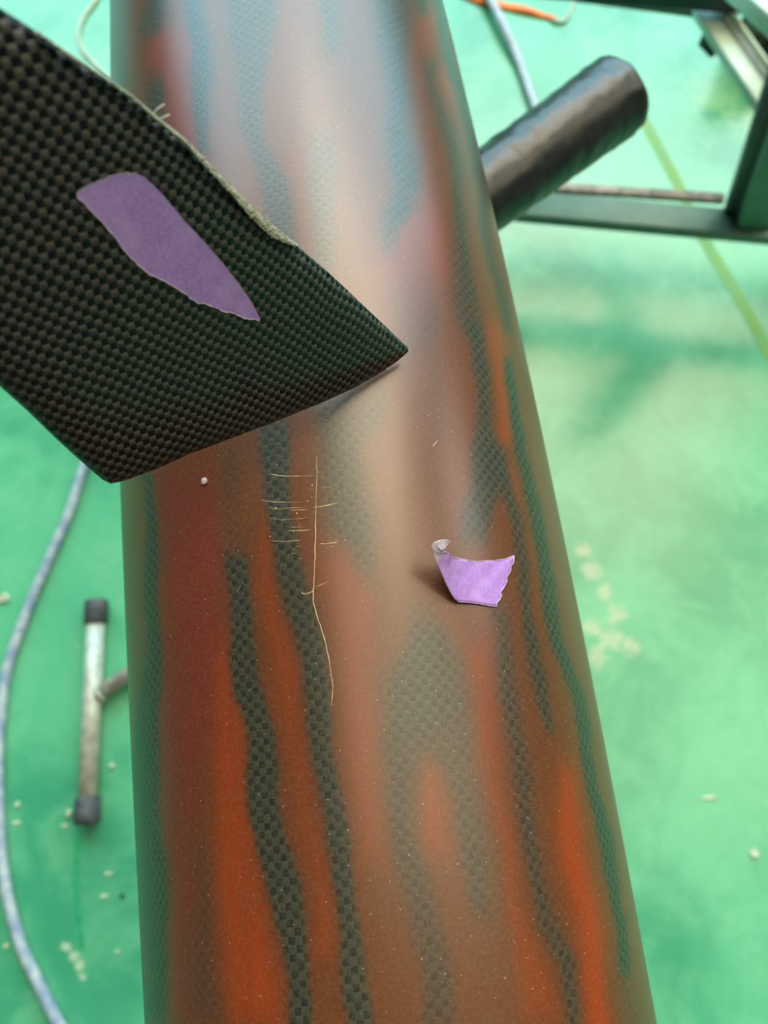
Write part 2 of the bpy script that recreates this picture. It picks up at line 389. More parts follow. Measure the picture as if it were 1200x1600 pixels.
# dark (bare carbon) streaks as seen from the camera: rows of (y, left, right), strength, softness
DK = [
 ([(690,205,222),(770,226,244),(850,228,250),(1000,223,248),(1080,215,250),(1150,203,250),(1300,208,255),(1500,224,262),(1600,228,262)], 1, 9),
 ([(868,350,385),(950,358,396),(1000,362,400),(1080,366,410),(1150,382,426),(1262,386,440),(1375,416,463),(1469,438,478),(1562,451,487),(1650,460,492)], 1, 8),
 ([(655,400,445),(750,408,452),(800,412,458),(900,437,479),(1000,458,505),(1100,475,518),(1150,486,522),(1262,503,535),(1375,518,553),(1469,533,568),(1562,537,580),(1650,545,588)], 1, 9),
 ([(600,480,600),(650,488,600),(700,492,572),(780,500,580),(830,515,582),(860,545,582),(900,552,580)], .78, 16),
 ([(690,340,385),(800,343,372),(860,345,380),(900,350,385)], .42, 14),
 ([(640,520,600),(700,530,600)], .3, 20),
 ([(955,652,676),(985,640,700),(1020,622,718),(1060,604,728),(1100,600,734),(1140,598,736),(1170,600,738)], .8, 18),
 ([(1160,598,650),(1200,597,646),(1250,597,648),(1300,602,654),(1350,612,672),(1400,628,680),(1450,638,696),(1530,650,716),(1620,655,716)], .7, 16),
 ([(1160,672,738),(1200,690,740),(1250,702,747),(1300,710,752),(1350,716,762),(1390,722,764),(1440,735,765)], .7, 15),
 ([(500,728,750),(540,734,758),(580,735,763),(620,741,766),(660,742,770),(700,735,785),(750,735,790),(790,725,775),(850,722,762)], .9, 10),
 ([(700,768,800),(760,780,806),(800,790,813),(850,796,816),(900,806,828),(950,814,834),(1000,819,843),(1050,831,851),(1100,842,858),(1140,850,862)], .85, 8),
 ([(560,786,799),(590,789,805),(640,796,813),(700,806,824),(750,818,835),(800,822,846),(850,830,853),(900,842,866),(950,852,878),(1000,862,883),(1050,877,896),(1100,891,913),(1200,911,934),(1300,932,955),(1400,949,968),(1460,962,980),(1520,970,985)], 1, 5),
 ([(940,755,795),(1000,770,802),(1060,778,812),(1100,783,817),(1150,789,819),(1200,794,826),(1250,799,834),(1300,804,842),(1350,816,850),(1400,832,860),(1450,842,876),(1500,862,900),(1560,874,904),(1650,884,912)], .75, 12),
 ([(1320,308,335),(1450,300,340),(1600,298,350)], .5, 18),
 ([(1200,742,770),(1400,775,800),(1500,800,830)], .3, 16),
 ([(950,1500,1500),(1450,960,975),(1650,985,1015)], .4, 10),
 # upper part
 ([(-60,172,200),(0,174,198),(80,174,202),(130,176,200),(200,178,200)], .55, 8),
 ([(-60,225,275),(0,222,265),(50,216,255),(62,218,235)], .8, 9),
 ([(120,232,258),(145,228,260),(175,230,252),(300,225,250)], .9, 9),
 ([(-60,292,318),(0,290,320),(40,292,322),(75,297,327),(130,297,328),(180,297,328),(215,300,325),(245,310,330)], .9, 8),
 ([(-60,350,430),(0,355,430),(60,355,428),(110,365,418),(150,372,412),(200,378,415),(240,392,428),(280,400,450),(330,408,458),(380,420,462),(420,430,458)], .85, 9),
 ([(-60,500,535),(0,500,532),(50,502,530),(85,505,525)], .7, 10),
 ([(205,478,520),(250,474,528),(300,478,530),(350,486,530),(400,492,528),(440,500,520)], .75, 12),
 ([(-60,575,640),(20,582,640),(60,584,640),(100,590,642),(150,600,642),(200,604,642),(240,608,652),(290,615,655),(330,595,640),(360,592,618),(400,600,612)], .8, 12),
 ([(480,612,690),(520,612,685),(560,610,660),(600,600,640)], .35, 16),
 ([(-60,636,655),(0,642,664),(25,648,664)], .8, 7),
 ([(-60,672,690),(0,675,694),(60,686,705),(100,698,715),(150,714,735),(225,726,748),(270,735,752)], .8, 6),
 ([(85,655,690),(130,665,692),(170,675,702),(210,682,712),(250,692,720),(300,700,724),(350,712,735),(420,715,742),(480,725,748)], .7, 9),
 ([(260,740,758),(320,748,768),(380,756,774),(450,770,785),(520,780,796)], .7, 6),
 ([(330,690,712),(400,695,725),(470,705,738),(520,725,748)], .5, 10),
]
WM = [
 ([(1000,330,365),(1150,335,378),(1250,335,385),(1350,335,405),(1500,352,425),(1600,358,445)], 1, 22),
 ([(1200,875,893),(1260,872,905),(1350,882,920),(1450,900,935),(1550,915,950),(1640,925,965)], 1.1, 16),
 ([(860,490,560),(920,500,585),(1000,525,585),(1100,535,590),(1250,545,595),(1350,560,600)], .45, 18),
 ([(820,400,420),(950,410,440),(1100,430,468),(1250,455,495),(1400,480,515),(1500,495,525)], .5, 12),
 ([(1000,722,765),(1100,742,778),(1250,755,790),(1400,785,815),(1500,800,850),(1600,815,870)], .45, 14),
 ([(500,752,785),(600,768,792),(700,785,805),(780,795,812)], .6, 10),
 ([(1200,655,690),(1270,655,700),(1340,665,705)], .5, 14),
 ([(280,625,660),(350,615,700),(450,560,720)], .5, 20),
 ([(40,240,300),(100,240,300),(160,265,300),(220,270,300)], .6, 12),
 ([(20,650,680),(100,680,708),(160,700,722)], .7, 8),
]
CR = [([(740,248,330),(850,252,345),(1000,252,350),(1150,255,335),(1300,258,300),(1600,262,300)], .85, 20),
      ([(20,640,690),(200,690,730)], .7, 12), ([(60,225,300),(250,270,330),(350,330,400)], .6, 14)]
def field(X, Y, defs):
    out = np.zeros_like(X)
    Xj = X + 3.5*np.sin(Y/61.0 + X/37.0) + 2.0*np.sin(Y/27.0 - X/31.0) + .8*np.sin(Y/11 + X/13.0)
    for rows, st, soft in defs:
        y, l, r = lay(rows); c = (l+r)/2; hw = (r-l)/2
        cc = np.interp(Y, y, c); hh = np.interp(Y, y, hw)
        d = np.abs(Xj - cc) - hh
        endd = np.maximum(y[0] - Y, Y - y[-1])
        d = np.maximum(d, endd*.5)
        v = np.clip(.5 - d/(3.4*soft), 0, 1); v = v*v*(3-2*v)
        out = 1 - (1-out)*(1-v*min(st, 1.0))
    return out
Ss = np.concatenate([np.linspace(-.62, -.16, 24)[:-1], np.linspace(-.16, .50, 600)[:-1], np.linspace(.50, 1.35, 30)])
Th = np.concatenate([np.linspace(-.1, math.pi+.1, 330)[:-1], np.linspace(math.pi+.1, 2*math.pi-.1, 50)[:-1]])
ns, nth = len(Ss), len(Th)
sc_ = np.clip(Ss, -.12, .42)
R_ = .0997 + .0183*sc_ - .0528*sc_**2
CX = -.0055 - .132*sc_ - .0103*sc_**2 + (Ss-sc_)*(-.132-.0206*sc_)
nv = np.array([0.9914, 0.1309, 0.0])
P = np.stack([CX, Ss, np.full(ns, AXZ)], 1)[:, None, :] + R_[:, None, None]*(np.cos(Th)[None, :, None]*nv + np.sin(Th)[None, :, None]*np.array([0, 0, 1.0]))
P = P.reshape(-1, 3)
px_, py_, pz_ = project(P)
TT = np.tile(Th, ns); SSg = np.repeat(Ss, nth)
seen = (np.sin(TT) > -.12) & (SSg > -.17) & (SSg < .62)
def blend(defs, seed):
    v = field(px_, py_, defs)
    rnd = np.clip(.5 + .9*np.sin(TT*9 + seed + 1.5*np.sin(SSg*5+seed)) * np.sin(TT*3.3+SSg*4+seed), 0, 1)
    return np.where(seen, v, rnd*.9)
idx = np.arange(ns*nth).reshape(ns, nth)
q = np.stack([idx[:-1, :], np.roll(idx, -1, 1)[:-1, :], np.roll(idx, -1, 1)[1:, :], idx[1:, :]], -1).reshape(-1, 4)
tube = empty('carbon_tube', (float(CX[0]), -.62, AXZ))
tag(tube, 'long round carbon tube with red-orange and black streaks under satin clear coat', 'tube')
me = D.meshes.new('tube_shell'); me.vertices.add(len(P)); me.vertices.foreach_set('co', P.ravel())
me.loops.add(q.size); me.loops.foreach_set('vertex_index', q.ravel()[::1])
me.polygons.add(len(q)); me.polygons.foreach_set('loop_start', np.arange(0, q.size, 4)); me.polygons.foreach_set('loop_total', np.full(len(q), 4))
me.update(); me.validate()
for nm, dd, sd in (('dark', DK, 0.3), ('warm', WM, 2.1), ('crimson', CR, 4.4)):
    at = me.attributes.new(nm, 'FLOAT', 'POINT'); at.data.foreach_set('value', blend(dd, sd).astype(np.float32))
Us = (TT*.1) - SSg*0.00; Vs = SSg*1.0088
uvl = me.uv_layers.new(name='metric')
lu = Us[q.ravel()].reshape(-1, 4).copy(); lv = Vs[q.ravel()]
lu[(lu.max(1) - lu.min(1)) > .3] = lu[(lu.max(1) - lu.min(1)) > .3] + 0
wrap = (lu.max(1) - lu.min(1)) > .3
lw = lu[wrap]; lw[lw < .1] += 2*math.pi*.1; lu[wrap] = lw
uvl.data.foreach_set('uv', np.stack([lu.ravel(), lv], -1).ravel().astype(np.float32))
me.materials.append(MT_TUBE); me.shade_smooth()
shell = D.objects.new('tube_shell', me); COL.objects.link(shell); shell.parent = tube
shell.matrix_parent_inverse = Matrix.Translation(tube.location).inverted()
if me.polygons[10].normal.dot(Vector(me.polygons[10].center) - Vector((CX[0], me.polygons[10].center[1], AXZ))) < 0: me.flip_normals()
for e_, sgn in ((0, 1), (-1, -1)):         # rims closing the laminate wall at both ends
    V, F = [], []; n = 48; c = Vector((CX[e_], Ss[e_], AXZ))
    for rr, dy in ((R_[e_], 0), (R_[e_]-.006, 0), (R_[e_]-.006, .1*sgn)):
        for k in range(n):
            a = 2*math.pi*k/n; V.append(c + Vector((.9914*math.cos(a)*rr, .1309*math.cos(a)*rr + dy, math.sin(a)*rr)))
    for i in range(2):
        for k in range(n): F.append((i*n+k, i*n+(k+1) % n, (i+1)*n+(k+1) % n, (i+1)*n+k))
    obj('tube_rim', V, F, MT_RUBBER, tube)

# cracks and scratches standing white in the clear coat
def ribbon(px, width, name, m, parent, lift=.00006, sub=4, taper=True, jit=.6):
    P3 = []
    for p in catmull([Vector((x, y, 0)) for x, y in px], sub):
        h = tube_hit(p.x + random.uniform(-jit, jit), p.y + random.uniform(-jit, jit)*.4)
        if h: P3.append(h)
    V, F = [], []; n = len(P3)
    for i, p in enumerate(P3):
        t = (P3[min(i+1, n-1)] - P3[max(i-1, 0)]).normalized(); nn = tube_n(p); s = t.cross(nn).normalized()
        f = i/(n-1); w_ = width*(.35 + .65*math.sin(math.pi*f)**.5 if taper else 1)*random.uniform(.7, 1.25)/2
        V += [p + s*w_ - nn*.0001, p + nn*lift*2.2, p - s*w_ - nn*.0001]
    for i in range(n-1):
        a = i*3; F += [(a, a+1, a+4, a+3), (a+1, a+2, a+5, a+4)]
    return obj(name, V, F, m, parent, smooth=False)
ribbon([(495,712),(495,745),(494,790),(493,830),(492,870),(491,905),(489,925),(490,940),(495,960),(503,985),(511,1015),(517,1050),(520,1078),(517,1103)], .00042, 'crack', MT_CRACK, tube)
SCR = [[(420,740),(435,743),(447,744),(470,744),(494,743)], [(408,781),(425,784),(450,785),(472,785)], [(422,795),(450,794),(482,793)], [(426,796),(445,797)],
 [(418,809),(440,812),(470,810),(480,809)], [(424,845),(445,846),(472,844)], [(478,764),(485,765),(492,763)], [(503,763),(518,760),(533,756)],
 [(525,736),(533,733)], [(490,793),(510,790),(530,785)], [(446,823),(460,824),(478,823)], [(450,829),(470,829),(485,828)], [(500,850),(515,849),(528,847)],
 [(454,865),(463,865)], [(508,858),(517,854)], [(545,860),(560,857)], [(472,925),(474,928),(482,927),(490,923)], [(492,918),(503,913),(521,906)],
 [(462,854),(473,853)], [(500,748),(508,744)], [(500,771),(505,770)], [(370,925),(377,915)], [(443,726),(452,727)], [(455,797),(470,797),(481,796)], [(444,763),(449,762)], [(512,845),(517,845)], [(447,832),(452,831)], [(513,811),(520,810)], [(523,779),(525,777)], [(495,738),(503,737)], [(502,762),(509,763)], [(518,764),(524,763)], [(465,873),(472,872)], [(456,859),(462,858)], [(676,698),(684,688)], [(500,806),(512,802)], [(438,814),(445,813)],
 [(600,202),(612,203),(622,205)], [(604,198),(610,202)], [(614,208),(628,209)], [(653,435),(664,436)]]
for sc__ in SCR: ribbon(sc__, random.choice((.00028, .00038, .00046)) if len(sc__) > 2 else .00026, 'scratch', MT_CRACK, tube, sub=3, jit=.3)
# grains of sanding dust stuck to the coat
V, F = [], []
oc = [(1,0,0),(-1,0,0),(0,1,0),(0,-1,0),(0,0,1),(0,0,-1)]; of = [(0,2,4),(2,1,4),(1,3,4),(3,0,4),(2,0,5),(1,2,5),(3,1,5),(0,3,5)]
for k in range(420):
    if k < 120: x, y = random.gauss(480, 50), random.gauss(800, 60)
    else: x, y = random.uniform(230, 960), random.uniform(640, 1590)
    h = tube_hit(x, y)
    if not h: continue
    r = random.choice((.00006, .00008, .00011)) if k > 8 else .0003; i0 = len(V)
    for o_ in oc: V.append(h + Vector(o_)*r*random.uniform(.7, 1.3))
    for f_ in of: F.append(tuple(i0+j for j in f_))
tag(obj('dust_specks', V, F, MT_CRACK, tube, smooth=False), kind='stuff')
# glue flake below the fin
h = tube_hit(321, 752); bm = bmesh.new(); bmesh.ops.create_icosphere(bm, subdivisions=2, radius=1)
for v in bm.verts:
    k = 1 + .5*noise.noise(v.co*1.3 + Vector((3.1, 4, 1))); v.co = Vector((v.co.x*.0012*k, v.co.y*.0017*k, v.co.z*.0005*k))
me = D.meshes.new('resin_flake'); bm.to_mesh(me); bm.free()
m_, nt_, b_ = mat('translucent_resin'); b_.inputs['Base Color'].default_value = (.75, .55, .50, 1); b_.inputs['Roughness'].default_value = .2; b_.inputs['Alpha'].default_value = .55
me.materials.append(m_); fl = D.objects.new('resin_flake', me); COL.objects.link(fl)
fl.location = h + tube_n(h)*.0006; fl.rotation_euler = tube_n(h).to_track_quat('Z', 'Y').to_euler()
tag(fl, 'tiny translucent resin flake on the tube just below the fin', 'debris')

# ------------------------------------------------------------------ the carbon fin
FO = [(-150,-90),(-70,-36),(0,12),(50,44),(100,78),(140,103),(172,125),(212,155),(245,183),(275,208),(300,230),(330,262),(360,292),(385,316),(405,336),(430,356),(450,372),(470,387),(495,409),(520,430),(550,458),(580,487),(612,517),(636,540),(643,546),(645,550),(642,555),(630,566),(600,588),(560,611),(505,636),(450,659),(375,688),(300,716),(250,739),(200,758),(178,763),(166,757),(140,735),(100,699),(50,651),(0,606),(-80,532),(-150,470)]
def to_uv(P): d = P - FIN_O; return d.dot(FIN_U), d.dot(FIN_V)
out2 = [to_uv(fin_pt(x, y)) for x, y in FO]
dens = []
for i in range(len(out2)):
    a, b = Vector(out2[i]), Vector(out2[(i+1) % len(out2)]); k = max(1, int((b-a).length/.003))
    for j in range(k): dens.append(a.lerp(b, j/k))
E0 = np.array([tuple(p) for p in dens]); E1 = np.roll(E0, -1, 0)
def edge_dist(u, v):
    p = np.array([u, v]); d = E1-E0; t = np.clip(((p-E0)*d).sum(1)/(d*d).sum(1), 0, 1)
    return float(np.sqrt((((E0 + d*t[:, None]) - p)**2).sum(1)).min())
# triangulated face: boundary + interior grid, thickness profile from distance to edge
from mathutils.geometry import delaunay_2d_cdt
pts2 = list(dens); nb = len(dens)
umin, vmin = E0.min(0); umax, vmax = E0.max(0)
def inside(u, v):
    c = False
    for i in range(nb):
        x1, y1 = E0[i]; x2, y2 = E1[i]
        if (y1 > v) != (y2 > v) and u < (x2-x1)*(v-y1)/(y2-y1)+x1: c = not c
    return c
g = .0042; uu = umin
while uu < umax:
    vv = vmin
    while vv < vmax:
        if inside(uu, vv) and edge_dist(uu, vv) > .0012: pts2.append(Vector((uu, vv)))
        vv += g
    uu += g
for k in range(0, nb):        # a ring just inside the edge for the rounded lip
    p = dens[k]; q_ = dens[(k+1) % nb]; t = (q_-p); nn = Vector((-t.y, t.x)).normalized()
    for s_ in (.0009, -.0009):
        c_ = (p+q_)/2 + nn*s_
        if inside(c_.x, c_.y): pts2.append(c_)
res = delaunay_2d_cdt(pts2, [(i, (i+1) % nb) for i in range(nb)], [list(range(nb))], 1, 1e-7)
co, tris = res[0], res[2]
V, F = [], []; n2 = len(co); dist = [edge_dist(p.x, p.y) for p in co]
def drop_top(d): return -.0011*max(0, 1-d/.0013)**2 - .0014*max(0, 1-d/.012)**2
def drop_bot(d): return -.0024 - .010*(min(d, .06)/.06)**.8
for p, d in zip(co, dist): V.append(FIN_O + FIN_U*p.x + FIN_V*p.y + FIN_N*drop_top(d))
for p, d in zip(co, dist): V.append(FIN_O + FIN_U*p.x + FIN_V*p.y + FIN_N*(drop_top(0) - .0003 + (drop_bot(d)+.0024)))
for t in tris: F.append(tuple(t)); F.append(tuple(n2+i for i in reversed(t)))
cnt = {}
for t in tris:
    for a, b in ((t[0], t[1]), (t[1], t[2]), (t[2], t[0])): cnt.setdefault((min(a, b), max(a, b)), []).append((a, b))
for e_ in cnt.values():
    if len(e_) == 1: a, b = e_[0]; F.append((b, a, n2+a, n2+b))
fin = empty('carbon_fin', FIN_O)
tag(fin, 'dark checker-weave carbon fin lying across the tube, pointed tip on the tube', 'fin')
fb = obj('fin_blade', V, F, MT_FIN, fin)
uvl = fb.data.uv_layers.new(name='metric')
for lp in fb.data.loops:
    c_ = fb.data.vertices[lp.vertex_index].co; d_ = Vector(c_) - FIN_O
    uvl.data[lp.index].uv = (d_.dot(FIN_U), d_.dot(FIN_V))
# frayed sawn edge: pale fibrous band on the upper right side
FR = [(60,52,1.5),(100,80,2),(172,127,2.5),(212,156,3.5),(245,184,4.5),(275,208,5),(300,230,7),(330,262,8),(360,292,9),(385,318,12),(405,338,14),(425,355,15),(440,367,12),(455,377,7),(466,384,1)]
V, F = [], []; cen = catmull([Vector(p) for p in FR], 9)
rows = 7
for i, p in enumerate(cen):
    t = (cen[min(i+1, len(cen)-1)] - cen[max(i-1, 0)]); t.z = 0; t.normalize(); nn = Vector((t.y, -t.x, 0))   # towards outside (up-right)
    for k in range(rows):
        f = k/(rows-1); off = p.z*(f - .80) + random.uniform(-.35, .35)*min(1, p.z/6); x, y = p.x + nn.x*off, p.y + nn.y*off
        V.append(fin_pt(x, y) + FIN_N*(.0003 - .0016*f*f + random.uniform(-.00018, .00018)))
for i in range(len(cen)-1):
    for k in range(rows-1): a = i*rows+k; F.append((a, a+1, a+rows+1, a+rows))
fe = obj('frayed_edge', V, F, MT_FRAY, fin, smooth=False); fe['label'] = 'pale rough sawn edge with torn fibres'
so = fe.modifiers.new('thick', 'SOLIDIFY'); so.thickness = .0006; so.offset = 0
V, F = [], []
for k in range(170):
    i = int(random.triangular(20, len(cen)-4, len(cen)-30)); p = cen[i]; q_ = cen[i+1]; t = (q_-p); t.z = 0; t.normalize(); nn = Vector((t.y, -t.x, 0))
    o1 = p.z*random.uniform(-.85, .25); L = random.uniform(2, 7); an = random.gauss(0, .5)
    x, y = p.x + nn.x*o1, p.y + nn.y*o1; dx, dy = t.x*math.cos(an) - t.y*math.sin(an), t.x*math.sin(an) + t.y*math.cos(an)
    pts = [fin_pt(x, y) + FIN_N*.0004, fin_pt(x+dx*L*.5, y+dy*L*.5) + FIN_N*random.uniform(.0006, .0012), fin_pt(x+dx*L, y+dy*L) + FIN_N*random.uniform(.0002, .0010)]
    v_, f_ = sweep(pts, .00007, 4); b0 = len(V); V += v_; F += [tuple(b0+j for j in ff) for ff in f_]
tag(obj('torn_fibres', V, F, MT_FIBRE, fin, smooth=False), 'loose pale fibres standing from the sawn edge', kind='stuff')
for pts in ([(237,180),(243,170),(255,162)], [(244,186),(254,182),(263,178)], [(402,322),(405,325),(407,327)]):
    v_, f_ = sweep(catmull([fin_pt(x, y) + FIN_N*.0006 for x, y in pts], 5), .00014, 5)
    obj('loose_fibre', v_, f_, MT_FIBRE, fin)

# ------------------------------------------------------------------ purple tape on the fin
def polyline_jag(px, amp, n=6):
    out = []
    for i in range(len(px)-1):
        a, b = Vector(px[i]), Vector(px[i+1])
        for k in range(n):
            p = a.lerp(b, k/n)
            if k or i: p += Vector((random.uniform(-amp, amp), random.uniform(-amp, amp)))
            out.append(p)
    out.append(Vector(px[-1])); return out
torn = [(214,271),(195,271),(176,274),(155,282),(135,290),(121,301),(120,306)]
low = [(120,306),(140,326),(160,346),(180,370),(196,393),(214,412),(234,428),(256,438),(276,449),(293,461),(305,471),(320,473),(338,480),(348,485),(366,489),(378,495),(388,498),(397,497),(404,500)]
top = [(404,500),(405,496),(390,468),(370,440),(345,408),(315,374),(285,342),(250,300),(225,276),(214,271)]
o_t, o_l, o_r = polyline_jag(torn, .8), polyline_jag(low, .7, 4), [Vector(p) for p in top]
outl = o_t[:-1] + o_l[:-1] + o_r[:-1]
strip = empty('masking_tape_strip', fin_pt(260, 380)); tag(strip, 'purple masking tape strip stuck flat on the dark fin, tapering to a point', 'tape')
nn_ = len(outl); V = [fin_pt(p.x, p.y) + FIN_N*.00032 for p in outl] + [fin_pt(p.x, p.y) + FIN_N*.0000 for p in outl]
F = [tuple(range(nn_)), tuple(range(2*nn_-1, nn_-1, -1))] + [(k, (k+1) % nn_, nn_+(k+1) % nn_, nn_+k) for k in range(nn_)]
obj('tape_film', V, F, MT_TAPE, strip, smooth=False)
def edge_ribbon(pts, wd, name, parent, m, inward):
    V, F = [], []
    for i, p in enumerate(pts):
        t = (pts[min(i+1, len(pts)-1)] - pts[max(i-1, 0)]).normalized(); n = Vector((t.y, -t.x))*inward
        w_ = wd*random.uniform(.5, 1.4)
        a, b = p - n*.3, p + n*w_
        V += [fin_pt(a.x, a.y) + FIN_N*.00036, fin_pt(b.x, b.y) + FIN_N*.00042]
    for i in range(len(pts)-1): F.append((2*i, 2*i+1, 2*i+3, 2*i+2))
    return obj(name, V, F, m, parent, smooth=False)
edge_ribbon(o_t, 2.2, 'torn_edge', strip, MT_TORN, -1)
edge_ribbon(o_l, 1.3, 'torn_edge', strip, MT_TORN, -1)
edge_ribbon(o_r, .5, 'cut_edge', strip, MT_TORN, -1)

# ------------------------------------------------------------------ peeled tape scrap on the tube
ST = [  # stations right -> left: bottom (px,py,height above the tube), top
 ((776,948,.0002),(803,868,.0012)), ((762,946,.0004),(786,874,.0008)), ((745,943,.0006),(765,876,.0008)), ((728,941,.0010),(742,877,.0014)),
 ((712,938,.0016),(722,873,.0028)), ((699,917,.0042),(707,870,.0055)), ((690,897,.0070),(704,867,.0080)), ((682,880,.0092),(697,862,.0098))]
CU = [((682,880,.0092),(697,862,.0098)), ((677,867,.0114),(693,861,.0116)), ((674,857,.0132),(692,860,.0122)), ((677,849,.0142),(692,859,.0124)), ((684,845,.0144),(694,858,.0122)), ((693,843,.0138),(696,856,.0118)), ((700,844,.0130),(698,853,.0116)), ((705,846,.0124),(701,849,.0118))]
def tpt(v):
    h = tube_hit(v.x, v.y); d = (CP - h).normalized(); return h + d*v.z*1.35
JAG = [0, -1.5, .8, 1.6, -1.0, .5, 2.2, 2.8, .6, 1.8, 3.0, 1.2, 3.2, 2.0, 0]
def tape_sheet(st, m, name, parent, na=5, nbk=14, jag=0):
    B = catmull([Vector(a) for a, b in st], na); T = catmull([Vector(b) for a, b in st], na); V, F = [], []
    for i, (a, b) in enumerate(zip(B, T)):
        for k in range(nbk+1):
            p = a.lerp(b, k/nbk)
            if jag and i == 0: p.x += JAG[k]
            p.z += .0005*math.sin(i*.7 + k*.5)*(k/nbk)*.4
            V.append(tpt(p))
    for i in range(len(B)-1):
        for k in range(nbk): a = i*(nbk+1)+k; F.append((a, a+1, a+nbk+2, a+nbk+1))
    o = obj(name, V, F, m, parent); s = o.modifiers.new('thick', 'SOLIDIFY'); s.thickness = .00012; s.offset = 0; return o, B, T
scrap = empty('peeled_tape_scrap', tube_hit(750, 910)); tag(scrap, 'small light purple masking tape scrap on the tube, left end peeled up and curled', 'tape')
o_, B_, T_ = tape_sheet(ST, MT_TAPE2, 'tape_film', scrap, jag=1)
o_, _, _ = tape_sheet(CU, MT_BACK, 'curled_end', scrap); o_['label'] = 'pale rolled-back end'
def lip(pts, name, lift=.0002, jit=.5, r=.00016):
    P3 = [tpt(Vector((p.x + random.uniform(-jit, jit), p.y + random.uniform(-jit, jit), p.z + lift))) for p in pts]
    v_, f_ = sweep(P3, [r*random.uniform(.6, 1.3) for _ in P3], 5); return obj(name, v_, f_, MT_TORN, scrap)
lip([Vector(ST[0][0]).lerp(Vector(ST[0][1]), k/14) + Vector((JAG[k], 0, 0)) for k in range(15)], 'torn_edge', jit=.3)
lip(T_, 'torn_edge', r=.00012, jit=.2); lip(B_[:20], 'torn_edge', r=.00010, jit=.1)

# ------------------------------------------------------------------ padded stand under the tube
stand = empty('padded_pipe_stand', on_plane(400, 920)); tag(stand, 'pipe stand under the tube with a thick bar padded in creased black plastic', 'stand')
BZ = .930
ba, bb = on_plane(766, 296, BZ), on_plane(968, 148, BZ)
bdir = (bb-ba).normalized(); b_end = bb + bdir*.002; b_start = on_plane(262, 664, BZ)
Lb = (b_end - b_start).length; tA = (ba-b_start).length
prof = []
nn_ = 150
for i in range(nn_+1):
    t = Lb*i/nn_; r = .0292 + .0032*max(0, (t-tA*.9))/(Lb-tA*.9)
    e = Lb - t
    if e < .007: r *= math.sqrt(max(.03, 1 - (1-e/.007)**2*.40))
    if t < .006: r *= .9
    prof.append((t, r))
def wrap_disp(t, a):
    sp = (t/.020 - a/(2*math.pi)) % 1.0       # overlapping turns of tape
    step = .00045*(1-sp)
    cr = .0007*noise.noise(Vector((t*70, math.cos(a)*2.4, math.sin(a)*2.4))) + .0004*noise.noise(Vector((t*240, math.cos(a)*3, math.sin(a)*3+5)))
    e = Lb - t
    if e < .022: cr *= 2.0
    return step + cr
v_, f_ = lathe(b_start, b_end, prof, 72, wrap_disp); obj('padded_bar', v_, f_, MT_PADBLACK, stand)
MT_CREASE = simple('stretched_grey_wrap', (.10, .105, .095), .4, scale=200)
def crease(t0, a0, a1, dt, r):
    axb = (b_end-b_start).normalized(); n_, m_ = frame(axb); P3 = []
    for k in range(25):
        f = k/24; a = a0 + (a1-a0)*f; t = t0 + dt*f; rr = .0292 + .0032*max(0, (t-tA*.9))/(Lb-tA*.9) + .00045*(1-((t/.020 - a/(2*math.pi)) % 1.0)) + .0003
        P3.append(b_start + axb*t + (n_*math.cos(a) + m_*math.sin(a))*rr)
    v_, f_ = sweep(P3, [r*math.sin(math.pi*(.06+.88*k/24)) for k in range(25)], 6); obj('crease', v_, f_, MT_CREASE, stand)
random.seed(11)
for k in range(15):
    a0 = random.uniform(2.6, 5.6); crease(tA + random.uniform(.005, .095), a0, a0 + random.uniform(.5, 1.5), random.uniform(-.004, .012), random.uniform(.0003, .0007))
for t_ in (Lb-.034, Lb-.014): crease(t_, 2.2, 6.0, .003, .0008)
# base: foot rails lie on the floor, joined by a cross pipe; upright carries the bar
FZ = .0215
f1a, f1b = on_plane(151, 940, FZ), on_plane(135, 1285, FZ)
mid = f1a.lerp(f1b, (on_plane(147, 1092, FZ)-f1a).length/(f1b-f1a).length)
v_, f_ = sweep([f1a, f1b], .0165, 24); obj('foot_pipe', v_, f_, MT_GALV, stand)
fd = (f1b-f1a).normalized()
for p, s in ((f1a, 1), (f1b, -1)):
    a = p - fd*.003*s; v_, f_ = lathe(a, a + fd*.045*s, [(0, .017), (.002, .0205), (.010, .0215), (.042, .0208), (.045, .0185)], 28); obj('rubber_cap', v_, f_, MT_RUBBER, stand)
m2 = on_plane(640, 755, FZ); v_, f_ = sweep([mid, m2], .0145, 24); obj('cross_pipe', v_, f_, MT_GALV, stand)
v_, f_ = lathe(mid + (m2-mid).normalized()*.013, m2, [(0, .0175), (.004, .0165), (.006, .0147)], 24); obj('weld_bead', v_, f_, MT_GALV, stand)
v_, f_ = sweep([m2 - fd*.13, m2 + fd*.13], .0165, 24); obj('foot_pipe', v_, f_, MT_GALV, stand)
for s in (1, -1):
    a = m2 - fd*.132*s; v_, f_ = lathe(a, a + fd*.045*s, [(0, .017), (.002, .0205), (.010, .0215), (.042, .0208), (.045, .0185)], 28); obj('rubber_cap', v_, f_, MT_RUBBER, stand)
# upright directly below the bar, where bar and cross pipe cross in plan
def cross2(p, d, q_, e):
    k = ((q_-p).x*e.y - (q_-p).y*e.x)/(d.x*e.y - d.y*e.x); return p + d*k
up0 = mid.lerp(m2, .62); up1 = b_start.lerp(b_end, .33); v_, f_ = sweep([Vector((up0.x, up0.y, FZ)), Vector((up1.x, up1.y, BZ-.02))], .016, 24); obj('upright', v_, f_, MT_GALV, stand)

